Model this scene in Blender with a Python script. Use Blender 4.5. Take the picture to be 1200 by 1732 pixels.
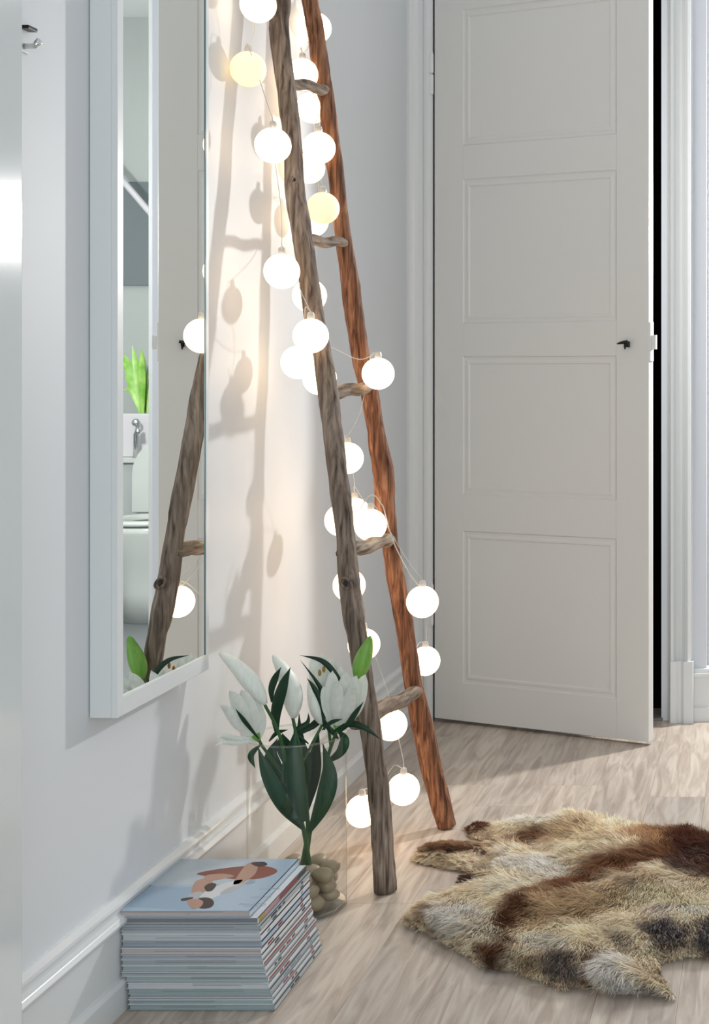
import bpy, bmesh, math, random
import numpy as np
from mathutils import Vector, Matrix, noise
random.seed(7); rng = np.random.default_rng(7)
for o in list(bpy.data.objects): bpy.data.objects.remove(o)
scene = bpy.context.scene
COL = scene.collection
# ------------------------------------------------------------------ camera
F = 2500.0; VX = 1290.0; VY = 630.0            # focal length in px, vanishing point of the depth axis
cam = bpy.data.cameras.new('camera'); camo = bpy.data.objects.new('camera', cam); COL.objects.link(camo)
camo.location = (0, 0, 1.0); camo.rotation_euler = (math.pi/2, 0, 0)
cam.sensor_fit = 'HORIZONTAL'; cam.sensor_width = 36; cam.lens = 36*F/1200
cam.shift_x = (600-VX)/1200; cam.shift_y = -(866-VY)/1200
cam.clip_start = .05; cam.clip_end = 100
scene.camera = camo
def P(x, y, s):                                  # a point at s pixels per metre (distance F/s)
    return Vector(((x-VX)/s, F/s, 1-(y-VY)/s))
# ------------------------------------------------------------------ light
w = bpy.data.worlds.new('world'); scene.world = w; w.use_nodes = True
w.node_tree.nodes['Background'].inputs[0].default_value = (.86, .94, .99, 1)
w.node_tree.nodes['Background'].inputs[1].default_value = .50
def area(name, loc, target, sx, sy, power, col):
    l = bpy.data.lights.new(name, 'AREA'); l.shape = 'RECTANGLE'; l.size = sx; l.size_y = sy; l.energy = power; l.color = col
    o = bpy.data.objects.new(name, l); COL.objects.link(o); o.location = loc
    o.rotation_euler = (Vector(target)-Vector(loc)).to_track_quat('-Z', 'Y').to_euler(); return o
area('fill_light', (.5, -1.2, 1.2), (-.5, 3.8, 1.0), 1.6, 1.4, 33, (.90, .96, 1.0))  # broad fill added behind the camera to lift the hallway
area('bathroom_fill', (1.3, 5.4, 2.5), (1.3, 5.4, 0), 1.0, 1.0, 5, (.95, 1.0, .97))  # unseen soft fill added to brighten the bathroom
LAMP = Vector((.43, 4.60, 1.47))                # lamp just inside the bathroom
l = bpy.data.lights.new('bathroom_lamp', 'POINT'); l.energy = 94; l.color = (1.0, .975, .95); l.shadow_soft_size = .045
lo = bpy.data.objects.new('bathroom_lamp', l); COL.objects.link(lo); lo.location = LAMP
vs = scene.view_settings
vs.view_transform = 'Standard'; vs.look = 'None'; vs.gamma = 1; vs.use_curve_mapping = False; vs.exposure = 0.05

# ------------------------------------------------------------------ materials
def mat(name, col, rough=.5, spec=.5, metal=0, noise_amt=0, noise_scale=8, stretch=(1,1,1), col2=None, bump=0, coat=0, emit=None, rand=0, trans=0):
    m = bpy.data.materials.new(name); m.use_nodes = True; nt = m.node_tree; N = nt.nodes; L = nt.links
    b = N['Principled BSDF']; b.inputs['Base Color'].default_value = (*col, 1); b.inputs['Roughness'].default_value = rough
    b.inputs['Metallic'].default_value = metal; b.inputs['Specular IOR Level'].default_value = spec
    b.inputs['Coat Weight'].default_value = coat
    if emit: b.inputs['Emission Color'].default_value = (*emit[0], 1); b.inputs['Emission Strength'].default_value = emit[1]
    tc = N.new('ShaderNodeTexCoord'); mp = N.new('ShaderNodeMapping'); mp.inputs['Scale'].default_value = stretch
    L.new(tc.outputs['Object'], mp.inputs['Vector'])
    nz = N.new('ShaderNodeTexNoise'); nz.inputs['Scale'].default_value = noise_scale; nz.inputs['Detail'].default_value = 6
    L.new(mp.outputs[0], nz.inputs['Vector'])
    if col2 is not None:
        rp = N.new('ShaderNodeValToRGB'); rp.color_ramp.elements[0].color = (*col, 1); rp.color_ramp.elements[1].color = (*col2, 1)
        rp.color_ramp.elements[0].position = .5-noise_amt; rp.color_ramp.elements[1].position = .5+noise_amt
        L.new(nz.outputs['Fac'], rp.inputs[0]); L.new(rp.outputs[0], b.inputs['Base Color'])
    if bump:
        bp = N.new('ShaderNodeBump'); bp.inputs['Strength'].default_value = bump; bp.inputs['Distance'].default_value = .004
        L.new(nz.outputs['Fac'], bp.inputs['Height']); L.new(bp.outputs[0], b.inputs['Normal'])
    return m
M = {}
M['wall'] = mat('wall_paint', (.74,.765,.785), .5, .3, noise_scale=5, bump=.06)
M['far_wall'] = mat('far_wall_paint', (.73,.76,.82), .5, .4, noise_scale=5, bump=.05)
M['trim'] = mat('trim_paint', (.78,.80,.80), .22, .5)
M['door'] = mat('door_paint', (.76,.755,.73), .38, .4, noise_scale=14, stretch=(1,1,.2), bump=.05)
M['cab'] = mat('cabinet_white', (.76,.79,.79), .3)
M['ceil'] = mat('ceiling_paint', (.8,.82,.83), .7)
M['dark'] = mat('closet_unlit_black', (.004,.004,.004), .9, .1)  # near-black stands in for the darkness inside the closet
M['hinge'] = mat('hinge_white', (.8,.8,.79), .3)
M['brass'] = mat('dark_iron', (.02,.018,.016), .35, .5, metal=.6)
M['chrome'] = mat('chrome', (.75,.76,.77), .15, metal=1)
M['mirror'] = mat('mirror_silver', (.90,.93,.92), .0, metal=1)
M['gedge'] = mat('glass_edge', (.10,.20,.21), .15)
M['ceramic'] = mat('white_ceramic', (.55,.58,.55), .1)
M['greywall'] = mat('grey_panel', (.16,.19,.20), .5)
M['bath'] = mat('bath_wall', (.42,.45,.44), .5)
M['tile'] = mat('bath_tile', (.16,.17,.18), .3)
M['cord'] = mat('clear_cord', (.62,.60,.56), .3)
M['stem'] = mat('lily_stem_green', (.020,.085,.018), .4, noise_amt=.2, col2=(.035,.12,.03), noise_scale=30)
M['leaf'] = mat('lily_leaf_green', (.004,.040,.016), .42, .35, noise_amt=.25, col2=(.010,.066,.028), noise_scale=25, stretch=(4,4,1))
M['leafd'] = mat('lily_leaf_dark', (.004,.022,.010), .45, .3, noise_amt=.25, col2=(.012,.05,.022), noise_scale=25)
M['greenbud'] = mat('lily_bud_green', (.12,.32,.035), .4, noise_amt=.25, col2=(.22,.45,.08), noise_scale=40, stretch=(4,4,1))
M['petal'] = mat('lily_petal_white', (.70,.78,.68), .45, noise_amt=.3, col2=(.88,.90,.86), noise_scale=60, stretch=(3,3,.6))
M['anther'] = mat('lily_anther', (.35,.20,.03), .6)
M['plant'] = mat('plant_bright', (.14,.40,.04), .4, noise_amt=.2, col2=(.45,.72,.18), noise_scale=18)
M['pot'] = mat('pot_white', (.62,.60,.63), .25)
def glass(name, tint, ior=1.45, edge=(.70,.72,.68)):
    m = bpy.data.materials.new(name); m.use_nodes = True; nt = m.node_tree; N = nt.nodes; L = nt.links; N.clear()
    out = N.new('ShaderNodeOutputMaterial'); t = N.new('ShaderNodeBsdfTransparent'); g = N.new('ShaderNodeBsdfGlossy'); g.inputs['Roughness'].default_value = .01
    lw = N.new('ShaderNodeLayerWeight'); lw.inputs['Blend'].default_value = .25
    rp = N.new('ShaderNodeValToRGB'); rp.color_ramp.elements[0].color = (*tint,1); rp.color_ramp.elements[1].color = (*edge,1)
    rp.color_ramp.elements[0].position = .45; rp.color_ramp.elements[1].position = .95
    L.new(lw.outputs['Facing'], rp.inputs[0]); L.new(rp.outputs[0], t.inputs[0])
    pw_ = N.new('ShaderNodeMath'); pw_.operation = 'POWER'; pw_.inputs[1].default_value = 6; lf = N.new('ShaderNodeLayerWeight'); lf.inputs['Blend'].default_value = .5
    L.new(lf.outputs['Facing'], pw_.inputs[0]); fr = N.new('ShaderNodeMath'); fr.operation = 'MULTIPLY_ADD'; fr.inputs[1].default_value = .55; fr.inputs[2].default_value = (ior-1)**2; L.new(pw_.outputs[0], fr.inputs[0])
    mx = N.new('ShaderNodeMixShader'); L.new(fr.outputs[0], mx.inputs[0]); L.new(t.outputs[0], mx.inputs[1]); L.new(g.outputs[0], mx.inputs[2])
    L.new(mx.outputs[0], out.inputs[0]); return m
M['glass'] = glass('vase_glass', (.985,.99,.985), 1.22, (.74,.75,.70))
M['rimglass'] = glass('vase_rim_glass', (.93,.95,.93), 1.35, (.8,.84,.8))
M['pebble'] = mat('pebble_beige', (.30,.235,.15), .4, noise_amt=.25, col2=(.44,.36,.25), noise_scale=20)
def emis(name, col, st):
    m = bpy.data.materials.new(name); m.use_nodes = True; b = m.node_tree.nodes['Principled BSDF']
    b.inputs['Base Color'].default_value = (.8,.76,.68,1); b.inputs['Roughness'].default_value = .7
    b.inputs['Emission Color'].default_value = (*col,1); b.inputs['Emission Strength'].default_value = st; return m
M['globe'] = emis('lit_globe', (1.0,.70,.43), 3.0)
M['globe_dim'] = emis('dim_globe', (1.0,.70,.34), .75)
def wood(name, c1, c2, c3, bumpv=.5, st=(1,1,.09)):
    m = bpy.data.materials.new(name); m.use_nodes = True; nt = m.node_tree; N = nt.nodes; L = nt.links; b = N['Principled BSDF']
    tc = N.new('ShaderNodeTexCoord'); mp = N.new('ShaderNodeMapping'); mp.inputs['Scale'].default_value = st; L.new(tc.outputs['Object'], mp.inputs[0])
    n1 = N.new('ShaderNodeTexNoise'); n1.inputs['Scale'].default_value = 130; n1.inputs['Detail'].default_value = 8; n1.inputs['Distortion'].default_value = .6; L.new(mp.outputs[0], n1.inputs['Vector'])
    n2 = N.new('ShaderNodeTexNoise'); n2.inputs['Scale'].default_value = 7; L.new(tc.outputs['Object'], n2.inputs['Vector'])
    rp = N.new('ShaderNodeValToRGB'); e = rp.color_ramp.elements; e[0].color = (*c1,1); e[0].position = .32; e[1].color = (*c3,1); e[1].position = .70
    k = e.new(.5); k.color = (*c2,1); L.new(n1.outputs['Fac'], rp.inputs[0])
    mx = N.new('ShaderNodeMixRGB'); mx.blend_type = 'MULTIPLY'; mx.inputs[0].default_value = .6
    rp2 = N.new('ShaderNodeValToRGB'); rp2.color_ramp.elements[0].color = (.55,.5,.45,1); rp2.color_ramp.elements[1].color = (1.25,1.2,1.15,1)
    rp2.color_ramp.elements[0].position = .35; rp2.color_ramp.elements[1].position = .65
    L.new(n2.outputs['Fac'], rp2.inputs[0]); L.new(rp.outputs[0], mx.inputs[1]); L.new(rp2.outputs[0], mx.inputs[2]); L.new(mx.outputs[0], b.inputs['Base Color'])
    bp = N.new('ShaderNodeBump'); bp.inputs['Strength'].default_value = bumpv; bp.inputs['Distance'].default_value = .003; L.new(n1.outputs['Fac'], bp.inputs['Height']); L.new(bp.outputs[0], b.inputs['Normal'])
    b.inputs['Roughness'].default_value = .7; b.inputs['Specular IOR Level'].default_value = .25
    return m
M['rail_grey'] = wood('weathered_wood', (.07,.052,.042), (.23,.18,.145), (.40,.33,.27))
M['rail_brown'] = wood('reddish_wood', (.05,.022,.013), (.22,.095,.050), (.42,.22,.125))
M['rung'] = wood('rung_wood', (.10,.075,.055), (.27,.21,.16), (.42,.35,.28), st=(1,.09,1))
M['cut'] = mat('cut_end', (.42,.35,.27), .7, noise_amt=.2, col2=(.30,.24,.18), noise_scale=80)
M['knot'] = mat('knot_dark', (.03,.024,.02), .8)
def floor_mat():
    m = bpy.data.materials.new('whitewashed_oak'); m.use_nodes = True; nt = m.node_tree; N = nt.nodes; L = nt.links; b = N['Principled BSDF']
    tc = N.new('ShaderNodeTexCoord'); oi = N.new('ShaderNodeObjectInfo')
    cb = N.new('ShaderNodeCombineXYZ'); ml = N.new('ShaderNodeMath'); ml.operation = 'MULTIPLY'; ml.inputs[1].default_value = 40
    L.new(oi.outputs['Random'], ml.inputs[0]); L.new(ml.outputs[0], cb.inputs[2]); L.new(ml.outputs[0], cb.inputs[1])
    ad = N.new('ShaderNodeVectorMath'); ad.operation = 'ADD'; L.new(tc.outputs['Object'], ad.inputs[0]); L.new(cb.outputs[0], ad.inputs[1])
    mp = N.new('ShaderNodeMapping'); mp.inputs['Scale'].default_value = (1,.10,1); L.new(ad.outputs[0], mp.inputs[0])
    n1 = N.new('ShaderNodeTexNoise'); n1.inputs['Scale'].default_value = 45; n1.inputs['Detail'].default_value = 7; n1.inputs['Distortion'].default_value = 1.2; L.new(mp.outputs[0], n1.inputs['Vector'])
    n2 = N.new('ShaderNodeTexNoise'); n2.inputs['Scale'].default_value = 9; n2.inputs['Detail'].default_value = 3; L.new(mp.outputs[0], n2.inputs['Vector'])
    rp = N.new('ShaderNodeValToRGB'); e = rp.color_ramp.elements; e[0].color = (.44,.37,.32,1); e[0].position = .32; e[1].color = (.68,.62,.55,1); e[1].position = .62
    L.new(n1.outputs['Fac'], rp.inputs[0])
    r2 = N.new('ShaderNodeValToRGB'); e = r2.color_ramp.elements; e[0].color = (.86,.84,.83,1); e[0].position = .35; e[1].color = (1.05,1.03,1.0,1); e[1].position = .65; L.new(n2.outputs['Fac'], r2.inputs[0])
    r3 = N.new('ShaderNodeValToRGB'); e = r3.color_ramp.elements; e[0].color = (.88,.87,.87,1); e[1].color = (1.03,1.0,.97,1); L.new(oi.outputs['Random'], r3.inputs[0])
    a = N.new('ShaderNodeMixRGB'); a.blend_type = 'MULTIPLY'; a.inputs[0].default_value = 1; L.new(rp.outputs[0], a.inputs[1]); L.new(r2.outputs[0], a.inputs[2])
    c = N.new('ShaderNodeMixRGB'); c.blend_type = 'MULTIPLY'; c.inputs[0].default_value = 1; L.new(a.outputs[0], c.inputs[1]); L.new(r3.outputs[0], c.inputs[2]); L.new(c.outputs[0], b.inputs['Base Color'])
    bp = N.new('ShaderNodeBump'); bp.inputs['Strength'].default_value = .15; bp.inputs['Distance'].default_value = .002; L.new(n1.outputs['Fac'], bp.inputs['Height']); L.new(bp.outputs[0], b.inputs['Normal'])
    b.inputs['Roughness'].default_value = .42; b.inputs['Specular IOR Level'].default_value = .4
    return m
M['plank'] = floor_mat()
def flat(name, col, rough=.4): 
    if name not in M: M[name] = mat(name, col, rough)
    return M[name]

# ------------------------------------------------------------------ helpers
def tag(o, label=None, cat=None, group=None, kind=None):
    for k, v in (('label', label), ('category', cat), ('group', group), ('kind', kind)):
        if v: o[k] = v
    return o
def link(name, verts, faces, material, parent=None, smooth=False, bevel=0):
    me = bpy.data.meshes.new(name); me.from_pydata([tuple(v) for v in verts], [], faces); me.update()
    if bevel or smooth:
        bm = bmesh.new(); bm.from_mesh(me)
        if bevel: bmesh.ops.bevel(bm, geom=[e for e in bm.edges if len(e.link_faces) == 2 and e.calc_face_angle(0) > .5], offset=bevel, segments=2, affect='EDGES', profile=.6)
        if smooth:
            for f in bm.faces: f.smooth = True
        bm.to_mesh(me); bm.free()
    ms = material if isinstance(material, (list, tuple)) else [material]
    for m in ms: me.materials.append(m)
    o = bpy.data.objects.new(name, me); COL.objects.link(o)
    if parent: 
        o.parent = parent; o.matrix_parent_inverse = parent_world(parent).inverted()
    return o
def parent_world(p):
    m = Matrix.LocRotScale(p.location, p.rotation_euler, p.scale)
    if p.parent: m = parent_world(p.parent) @ p.matrix_parent_inverse @ m
    return m
def empty(name, loc, label, cat, group=None, kind=None):
    o = bpy.data.objects.new(name, None); COL.objects.link(o); o.location = loc; o.empty_display_size = .05
    return tag(o, label, cat, group, kind)
class MB:
    def __init__(s): s.v = []; s.f = []
    def add(s, v, f):
        n = len(s.v); s.v += [Vector(a) for a in v]; s.f += [tuple(i+n for i in q) for q in f]; return s
    def box(s, x0, x1, y0, y1, z0, z1):
        return s.add([(x0,y0,z0),(x1,y0,z0),(x1,y1,z0),(x0,y1,z0),(x0,y0,z1),(x1,y0,z1),(x1,y1,z1),(x0,y1,z1)],
                     [(0,3,2,1),(4,5,6,7),(0,1,5,4),(1,2,6,5),(2,3,7,6),(3,0,4,7)])
    def prism(s, poly, axis, a, b):             # poly in the two other axes (cyclic order), extruded from a to b
        def mk(p, t):
            return {'x': (t, p[0], p[1]), 'y': (p[0], t, p[1]), 'z': (p[0], p[1], t)}[axis]
        n = len(poly); v = [mk(p, a) for p in poly]+[mk(p, b) for p in poly]
        f = [(i, (i+1) % n, n+(i+1) % n, n+i) for i in range(n)]+[tuple(range(n))[::-1], tuple(range(n, 2*n))]
        return s.add(v, f)
    def lathe(s, prof, c, n=24):
        v = []; f = []
        for r, z in prof:
            for k in range(n): a = 2*math.pi*k/n; v.append((c[0]+r*math.cos(a), c[1]+r*math.sin(a), c[2]+z))
        for i in range(len(prof)-1):
            for k in range(n): f.append((i*n+k, i*n+(k+1) % n, (i+1)*n+(k+1) % n, (i+1)*n+k))
        return s.add(v, f)
    def sphere(s, c, r, seg=24, rings=14, sq=(1,1,1)):
        v = [(c[0], c[1], c[2]-r*sq[2])]; f = []
        for i in range(1, rings):
            p = -math.pi/2+math.pi*i/rings
            for k in range(seg):
                a = 2*math.pi*k/seg; v.append((c[0]+r*sq[0]*math.cos(p)*math.cos(a), c[1]+r*sq[1]*math.cos(p)*math.sin(a), c[2]+r*sq[2]*math.sin(p)))
        v.append((c[0], c[1], c[2]+r*sq[2])); t = len(v)-1
        for k in range(seg):
            f.append((0, 1+(k+1) % seg, 1+k)); f.append((t, t-seg+k, t-seg+(k+1) % seg))
        for i in range(rings-2):
            for k in range(seg): a = 1+i*seg; f.append((a+k, a+(k+1) % seg, a+seg+(k+1) % seg, a+seg+k))
        return s.add(v, f)
    def tube(s, pts, rad, n=12, lump=0, cap=True, fs=30, lobes=0, lobe_amt=0):
        pts = [Vector(p) for p in pts]; m = len(pts); v = []; f = []
        if not hasattr(rad, '__len__'): rad = [rad]*m
        ref = None
        for i, p in enumerate(pts):
            t = (pts[min(i+1, m-1)]-pts[max(i-1, 0)]).normalized()
            if ref is None: ref = t.orthogonal().normalized()
            ref = (ref-t*ref.dot(t)).normalized(); b = t.cross(ref)
            for k in range(n):
                a = 2*math.pi*k/n; d = ref*math.cos(a)+b*math.sin(a); r = rad[i]
                if lump: r *= 1+lump*noise.noise((p+d*.02)*fs)+lump*.5*noise.noise((p+d*.02)*fs*3)
                if lobes: r *= 1+lobe_amt*math.cos(lobes*a)
                v.append(p+d*r)
        for i in range(m-1):
            for k in range(n): f.append((i*n+k, i*n+(k+1) % n, (i+1)*n+(k+1) % n, (i+1)*n+k))
        if cap: f += [tuple(range(n))[::-1], tuple(range((m-1)*n, m*n))]
        return s.add(v, f)
    def build(s, name, material, parent=None, smooth=False, bevel=0): return link(name, s.v, s.f, material, parent, smooth, bevel)
def catmull(pts, k=6):
    pts = [Vector(p) for p in pts]; q = [pts[0]*2-pts[1]]+pts+[pts[-1]*2-pts[-2]]; out = []
    for i in range(1, len(q)-2):
        for j in range(k):
            t = j/k; a, b, c, d = q[i-1], q[i], q[i+1], q[i+2]
            out.append(.5*((2*b)+(c-a)*t+(2*a-5*b+4*c-d)*t*t+(3*b-a-3*c+d)*t**3))
    out.append(pts[-1]); return out
def interp(xs, ys, x):
    return float(np.interp(x, xs, ys))

# ------------------------------------------------------------------ room shell
WX = -1.018                # left wall surface
FY = 4.25                  # far wall surface
CH = 2.62
fl = tag(MB().box(-1.5, 2.4, -.5, FY+.12, -.05, -.006).build('floor', flat('floor_gap', (.30,.26,.23), .8)), 'whitewashed oak plank floor of the hallway', 'floor', kind='structure')
pw = .132; i = 0; mesh_cache = {}
lens = [.55, .68, .80, .95]
def plank_mesh(L):
    k = round(L, 3)
    if k not in mesh_cache:
        mb = MB().box(0, pw-.0003, 0, L-.0004, -.006, 0); tmp = mb.build('plank', M['plank'], None, bevel=.0005); mesh_cache[k] = tmp.data
        bpy.data.objects.remove(tmp)
    return mesh_cache[k]
x = -1.19
while x < 1.4:
    y = .9-random.random()*.5
    while y < FY+.1:
        L = random.choice(lens); L = min(L, FY+.1-y) if FY+.1-y > .25 else FY+.1-y
        if L < .02: break
        o = bpy.data.objects.new('plank', plank_mesh(L)); COL.objects.link(o); o.parent = fl; o.location = (x, y, 0); y += L
    x += pw
tag(MB().box(WX-.12, WX, -.5, FY+.12, 0, CH).build('wall_left', M['wall']), 'glossy white painted wall behind the ladder and mirror cabinet', 'wall', kind='structure')
DX0, DX1 = -.945, -.290     # door opening
OX0, OX1 = -.160, 1.30      # opening to the bathroom
far = MB()
far.box(WX, DX0, FY, FY+.12, 0, CH).box(DX0, DX1, FY, FY+.12, 2.14, CH).box(DX1, OX0, FY, FY+.12, 0, CH).box(OX0, OX1, FY, FY+.12, 2.24, CH).box(OX1, 2.3, FY, FY+.12, 0, CH)
tag(far.build('wall_back', M['far_wall']), 'pale grey-white end wall holding the panelled door', 'wall', kind='structure')
tag(MB().box(2.3, 2.4, -.5, FY+.12, 0, CH).build('wall_right', M['far_wall']), 'white wall on the right side of the hallway', 'wall', kind='structure')
tag(MB().box(-1.14, 2.4, -.5, 6.9, CH, CH+.1).build('ceiling', M['ceil']), 'white flat ceiling above the hallway', 'ceiling', kind='structure')
# closet behind the door: its lack of light is put into near-black walls
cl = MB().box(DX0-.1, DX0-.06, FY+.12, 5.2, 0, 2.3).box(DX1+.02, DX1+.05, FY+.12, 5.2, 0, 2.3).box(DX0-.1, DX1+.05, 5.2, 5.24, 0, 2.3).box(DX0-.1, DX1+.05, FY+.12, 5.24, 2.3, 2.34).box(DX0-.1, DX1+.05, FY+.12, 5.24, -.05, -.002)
tag(cl.build('wall_closet', M['dark']), 'closet blackened to look unlit behind the gap of the door', 'wall', kind='structure')
# baseboard on the left wall (profile in x,z from wall)
bx = WX-.004
prof = [(bx,0),(WX+.020,0),(WX+.020,.044),(WX+.016,.050),(WX+.011,.051),(WX+.011,.132),(WX+.020,.136),(WX+.022,.142),(WX+.017,.149),(WX+.010,.152),(WX+.010,.162),(WX+.016,.166),(WX+.015,.172),(WX+.006,.178),(bx,.178)]
tag(MB().prism(prof, 'y', -.4, FY).build('baseboard_left', M['trim'], bevel=.0012), 'tall white moulded baseboard along the mirror wall', 'baseboard', kind='structure')
# casing profiles (depth out of wall vs x)
def casing(name, xs, depths, z0, z1, label, foot):
    poly = [(xs[0], FY+.10)]+[(a, FY-d) for a, d in zip(xs, depths)]+[(xs[-1], FY+.10)]
    o = tag(MB().prism(poly, 'z', z0, z1).build(name, M['trim']), label, 'door frame', kind='structure')
    if foot:
        a0, a1, dd = foot
        MB().prism([(a0, FY+.02), (a0, FY-dd+.008), (a0+.004, FY-dd), (a0+.020, FY-dd), (a0+.026, FY-dd+.006), (a0+.034, FY-dd+.006), (a0+.042, FY-dd-.004), (a1-.003, FY-dd-.004), (a1, FY-dd), (a1, FY+.02)], 'z', 0, .175).build('plinth_block', M['trim'], o)
    return o
casing('trim_1', [WX, WX+.008, WX+.014, WX+.022, WX+.030, WX+.044, WX+.050, DX0-.016, DX0-.010, DX0-.002, DX0], [.022,.024,.018,.017,.012,.012,.020,.022,.022,.014,.010], 0, 2.2, 'white moulded casing in the corner on the hinge side of the door', None)
xs = [DX1, DX1+.004, DX1+.009, DX1+.013, DX1+.017, DX1+.021, DX1+.025, DX1+.029, DX1+.036, DX1+.043, DX1+.052, DX1+.060, DX1+.069, DX1+.077, DX1+.085, DX1+.091]
ds = [-.04, -.04, -.015, -.015, .004, .0, .024, .030, .024, .008, .003, .008, .026, .034, .028, .002]
casing('trim_2', xs, ds, 0, 2.2, 'white fluted casing with plinth block right of the door gap', (DX1+.024, DX1+.094, .034))
tag(MB().prism([(DX1+.094, FY+.01), (DX1+.094, FY-.012), (OX0+.012, FY-.012), (OX0+.012, FY+.05), (OX0, FY+.05), (OX0, FY+.01)], 'z', 0, .150)
    .prism([(DX1+.094, FY+.01), (DX1+.094, FY-.020), (OX0+.020, FY-.020), (OX0+.020, FY+.05), (OX0, FY+.05), (OX0, FY+.01)], 'z', .128, .138)
    .prism([(DX1+.094, FY+.01), (DX1+.094, FY-.020), (OX0+.020, FY-.020), (OX0+.020, FY+.05), (OX0, FY+.05), (OX0, FY+.01)], 'z', 0, .04)
    .build('baseboard_back', M['trim'], bevel=.001), 'short white baseboard wrapping the wall end beside the opening', 'baseboard', kind='structure')
tag(MB().box(DX0, DX1, FY-.01, FY+.12, 2.14, 2.2).build('trim_3', M['trim']), 'white head casing above the panelled door', 'door frame', kind='structure')
tag(MB().box(DX0+.004, DX1+.004, FY-.01, FY+.12, -.004, .008).build('trim_4', flat('threshold_wood', (.20,.18,.17), .5), bevel=.002), 'dark low threshold under the panelled door', 'threshold', kind='structure')

tag(MB().box(OX0, OX0+.044, FY+.075, FY+.14, 0, 2.24).box(OX0, OX0+.030, FY+.055, FY+.075, 0, 2.24).build('trim_5', M['trim'], bevel=.002), 'white stepped door jamb at the wall end beside the bathroom opening', 'door frame', kind='structure')
# ------------------------------------------------------------------ panelled door (ajar, hinged left, opening towards the camera)
H0 = Vector((-.940, 4.237, 0)); H1 = Vector((-.304, 3.956, 0))
dW = (H1-H0).length; dd = (H1-H0).normalized(); dn = Vector((dd.y, -dd.x, 0))    # dn points to the camera side
TH = .026
def D(u, out, z): return H0+dd*u+dn*out+Vector((0,0,z))
def dbox(mb, u0, u1, o0, o1, z0, z1):
    v = [D(u,o,z) for z in (z0,z1) for u,o in ((u0,o0),(u1,o0),(u1,o1),(u0,o1))]
    return mb.add(v, [(0,1,2,3),(7,6,5,4),(4,5,1,0),(5,6,2,1),(6,7,3,2),(7,4,0,3)])
rows = [(.118,.55),(.655,1.045),(1.140,1.548),(1.645,2.030)]
u0, u1 = .141*dW, .857*dW; ZT = 2.125
door = MB()
dbox(door, 0, u0, -TH, 0, .010, ZT); dbox(door, u1, dW, -TH, 0, .010, ZT)
zs = [.010]+[z for r in rows for z in r]+[ZT]
for a in range(0, len(zs), 2): dbox(door, u0, u1, -TH, 0, zs[a], zs[a+1])
do = door.build('door_1', M['door'], bevel=.0012)
tag(do, 'off-white four-panel door standing ajar, key in its lock', 'door', kind='structure')
for za, zb in rows:
    mb = MB(); rings = [(0,0),(.003,-.0022),(.009,-.0024),(.014,-.0008),(.019,-.0006),(.022,-.0030),(.026,-.0032),(.030,-.0032)]
    v = []; f = []
    for ins, out in rings:
        v += [D(u0+ins,out,za+ins), D(u1-ins,out,za+ins), D(u1-ins,out,zb-ins), D(u0+ins,out,zb-ins)]
    for r in range(len(rings)-1):
        for k in range(4): f.append((r*4+k, r*4+(k+1)%4, r*4+4+(k+1)%4, r*4+4+k))
    b = (len(rings)-1)*4; f.append((b,b+1,b+2,b+3)); mb.add(v, f)
    dbox(mb, u0, u1, -TH+.003, -.008, za, zb)
    mb.build('panel', M['door'], do)
for z in (1.855, .335):                                      # hinges
    hb = MB(); c = D(-.006, .006, z)
    for a, b in ((-.058,-.003),(.003,.058)): hb.lathe([(0,a),(.0062,a),(.0062,b),(0,b)], c, 12)
    hb.lathe([(0,.058),(.0045,.058),(.003,.066),(0,.067)], c, 10)
    dbox(hb, -.020, -.005, -.002, .003, z-.055, z-.002)
    hb.build('hinge', M['hinge'], do, smooth=False)
k = MB(); zk = 1.078; uk = .912*dW
dbox(k, uk-.004, uk+.004, 0, .020, zk-.010, zk+.006); k.tube([D(uk,.0,zk+.002), D(uk,.026,zk+.002)], .0035, 8); k.tube([D(uk-.022,.024,zk-.001), D(uk-.006,.025,zk+.002), D(uk+.010,.026,zk+.005)], [.002,.0045,.004], 8)
k.tube([D(uk+.003,.024,zk+.004), D(uk+.002,.024,zk-.016)], [.004,.002], 8)
tag(k.build('key', M['brass'], do, smooth=True), 'small dark iron key')
e = MB(); dbox(e, dW-.001, dW+.0035, -TH+.003, -.003, 1.030, 1.135)
dbox(e, dW, dW+.016, -TH+.007, -.009, 1.062, 1.100)
tag(e.build('lock_plate', M['hinge'], do, bevel=.001), 'white lock faceplate with protruding bolt')

# ------------------------------------------------------------------ near left open door leaf (glossy) and hook
nl = MB(); Ye = 1.90; xe = (38-VX)/F*Ye
nl.box(xe-.040, xe, .75, Ye, .008, 2.1); 
n_ = tag(nl.build('door_2', flat('gloss_door', (.66,.70,.705), .105), bevel=.002), 'glossy white door leaf folded back along the left wall', 'door', kind='structure')
hp = P(50, 56, 1232)
hk = empty('wall_hook', (WX, hp.y, hp.z), 'small white and grey metal hook high on the wall left of the mirror cabinet', 'hook')
MB().box(WX, WX+.004, hp.y-.012, hp.y+.016, hp.z-.026, hp.z+.022).build('plate', M['cab'], hk, bevel=.001)
MB().box(WX+.003, WX+.016, hp.y-.012, hp.y+.014, hp.z+.004, hp.z+.009).build('slot_bar', M['brass'], hk, bevel=.001)
MB().tube([(WX+.003,hp.y,hp.z-.018),(WX+.018,hp.y,hp.z-.018),(WX+.026,hp.y,hp.z-.010)], [.004,.004,.005], 10).build('peg', M['chrome'], hk, smooth=True)

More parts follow.
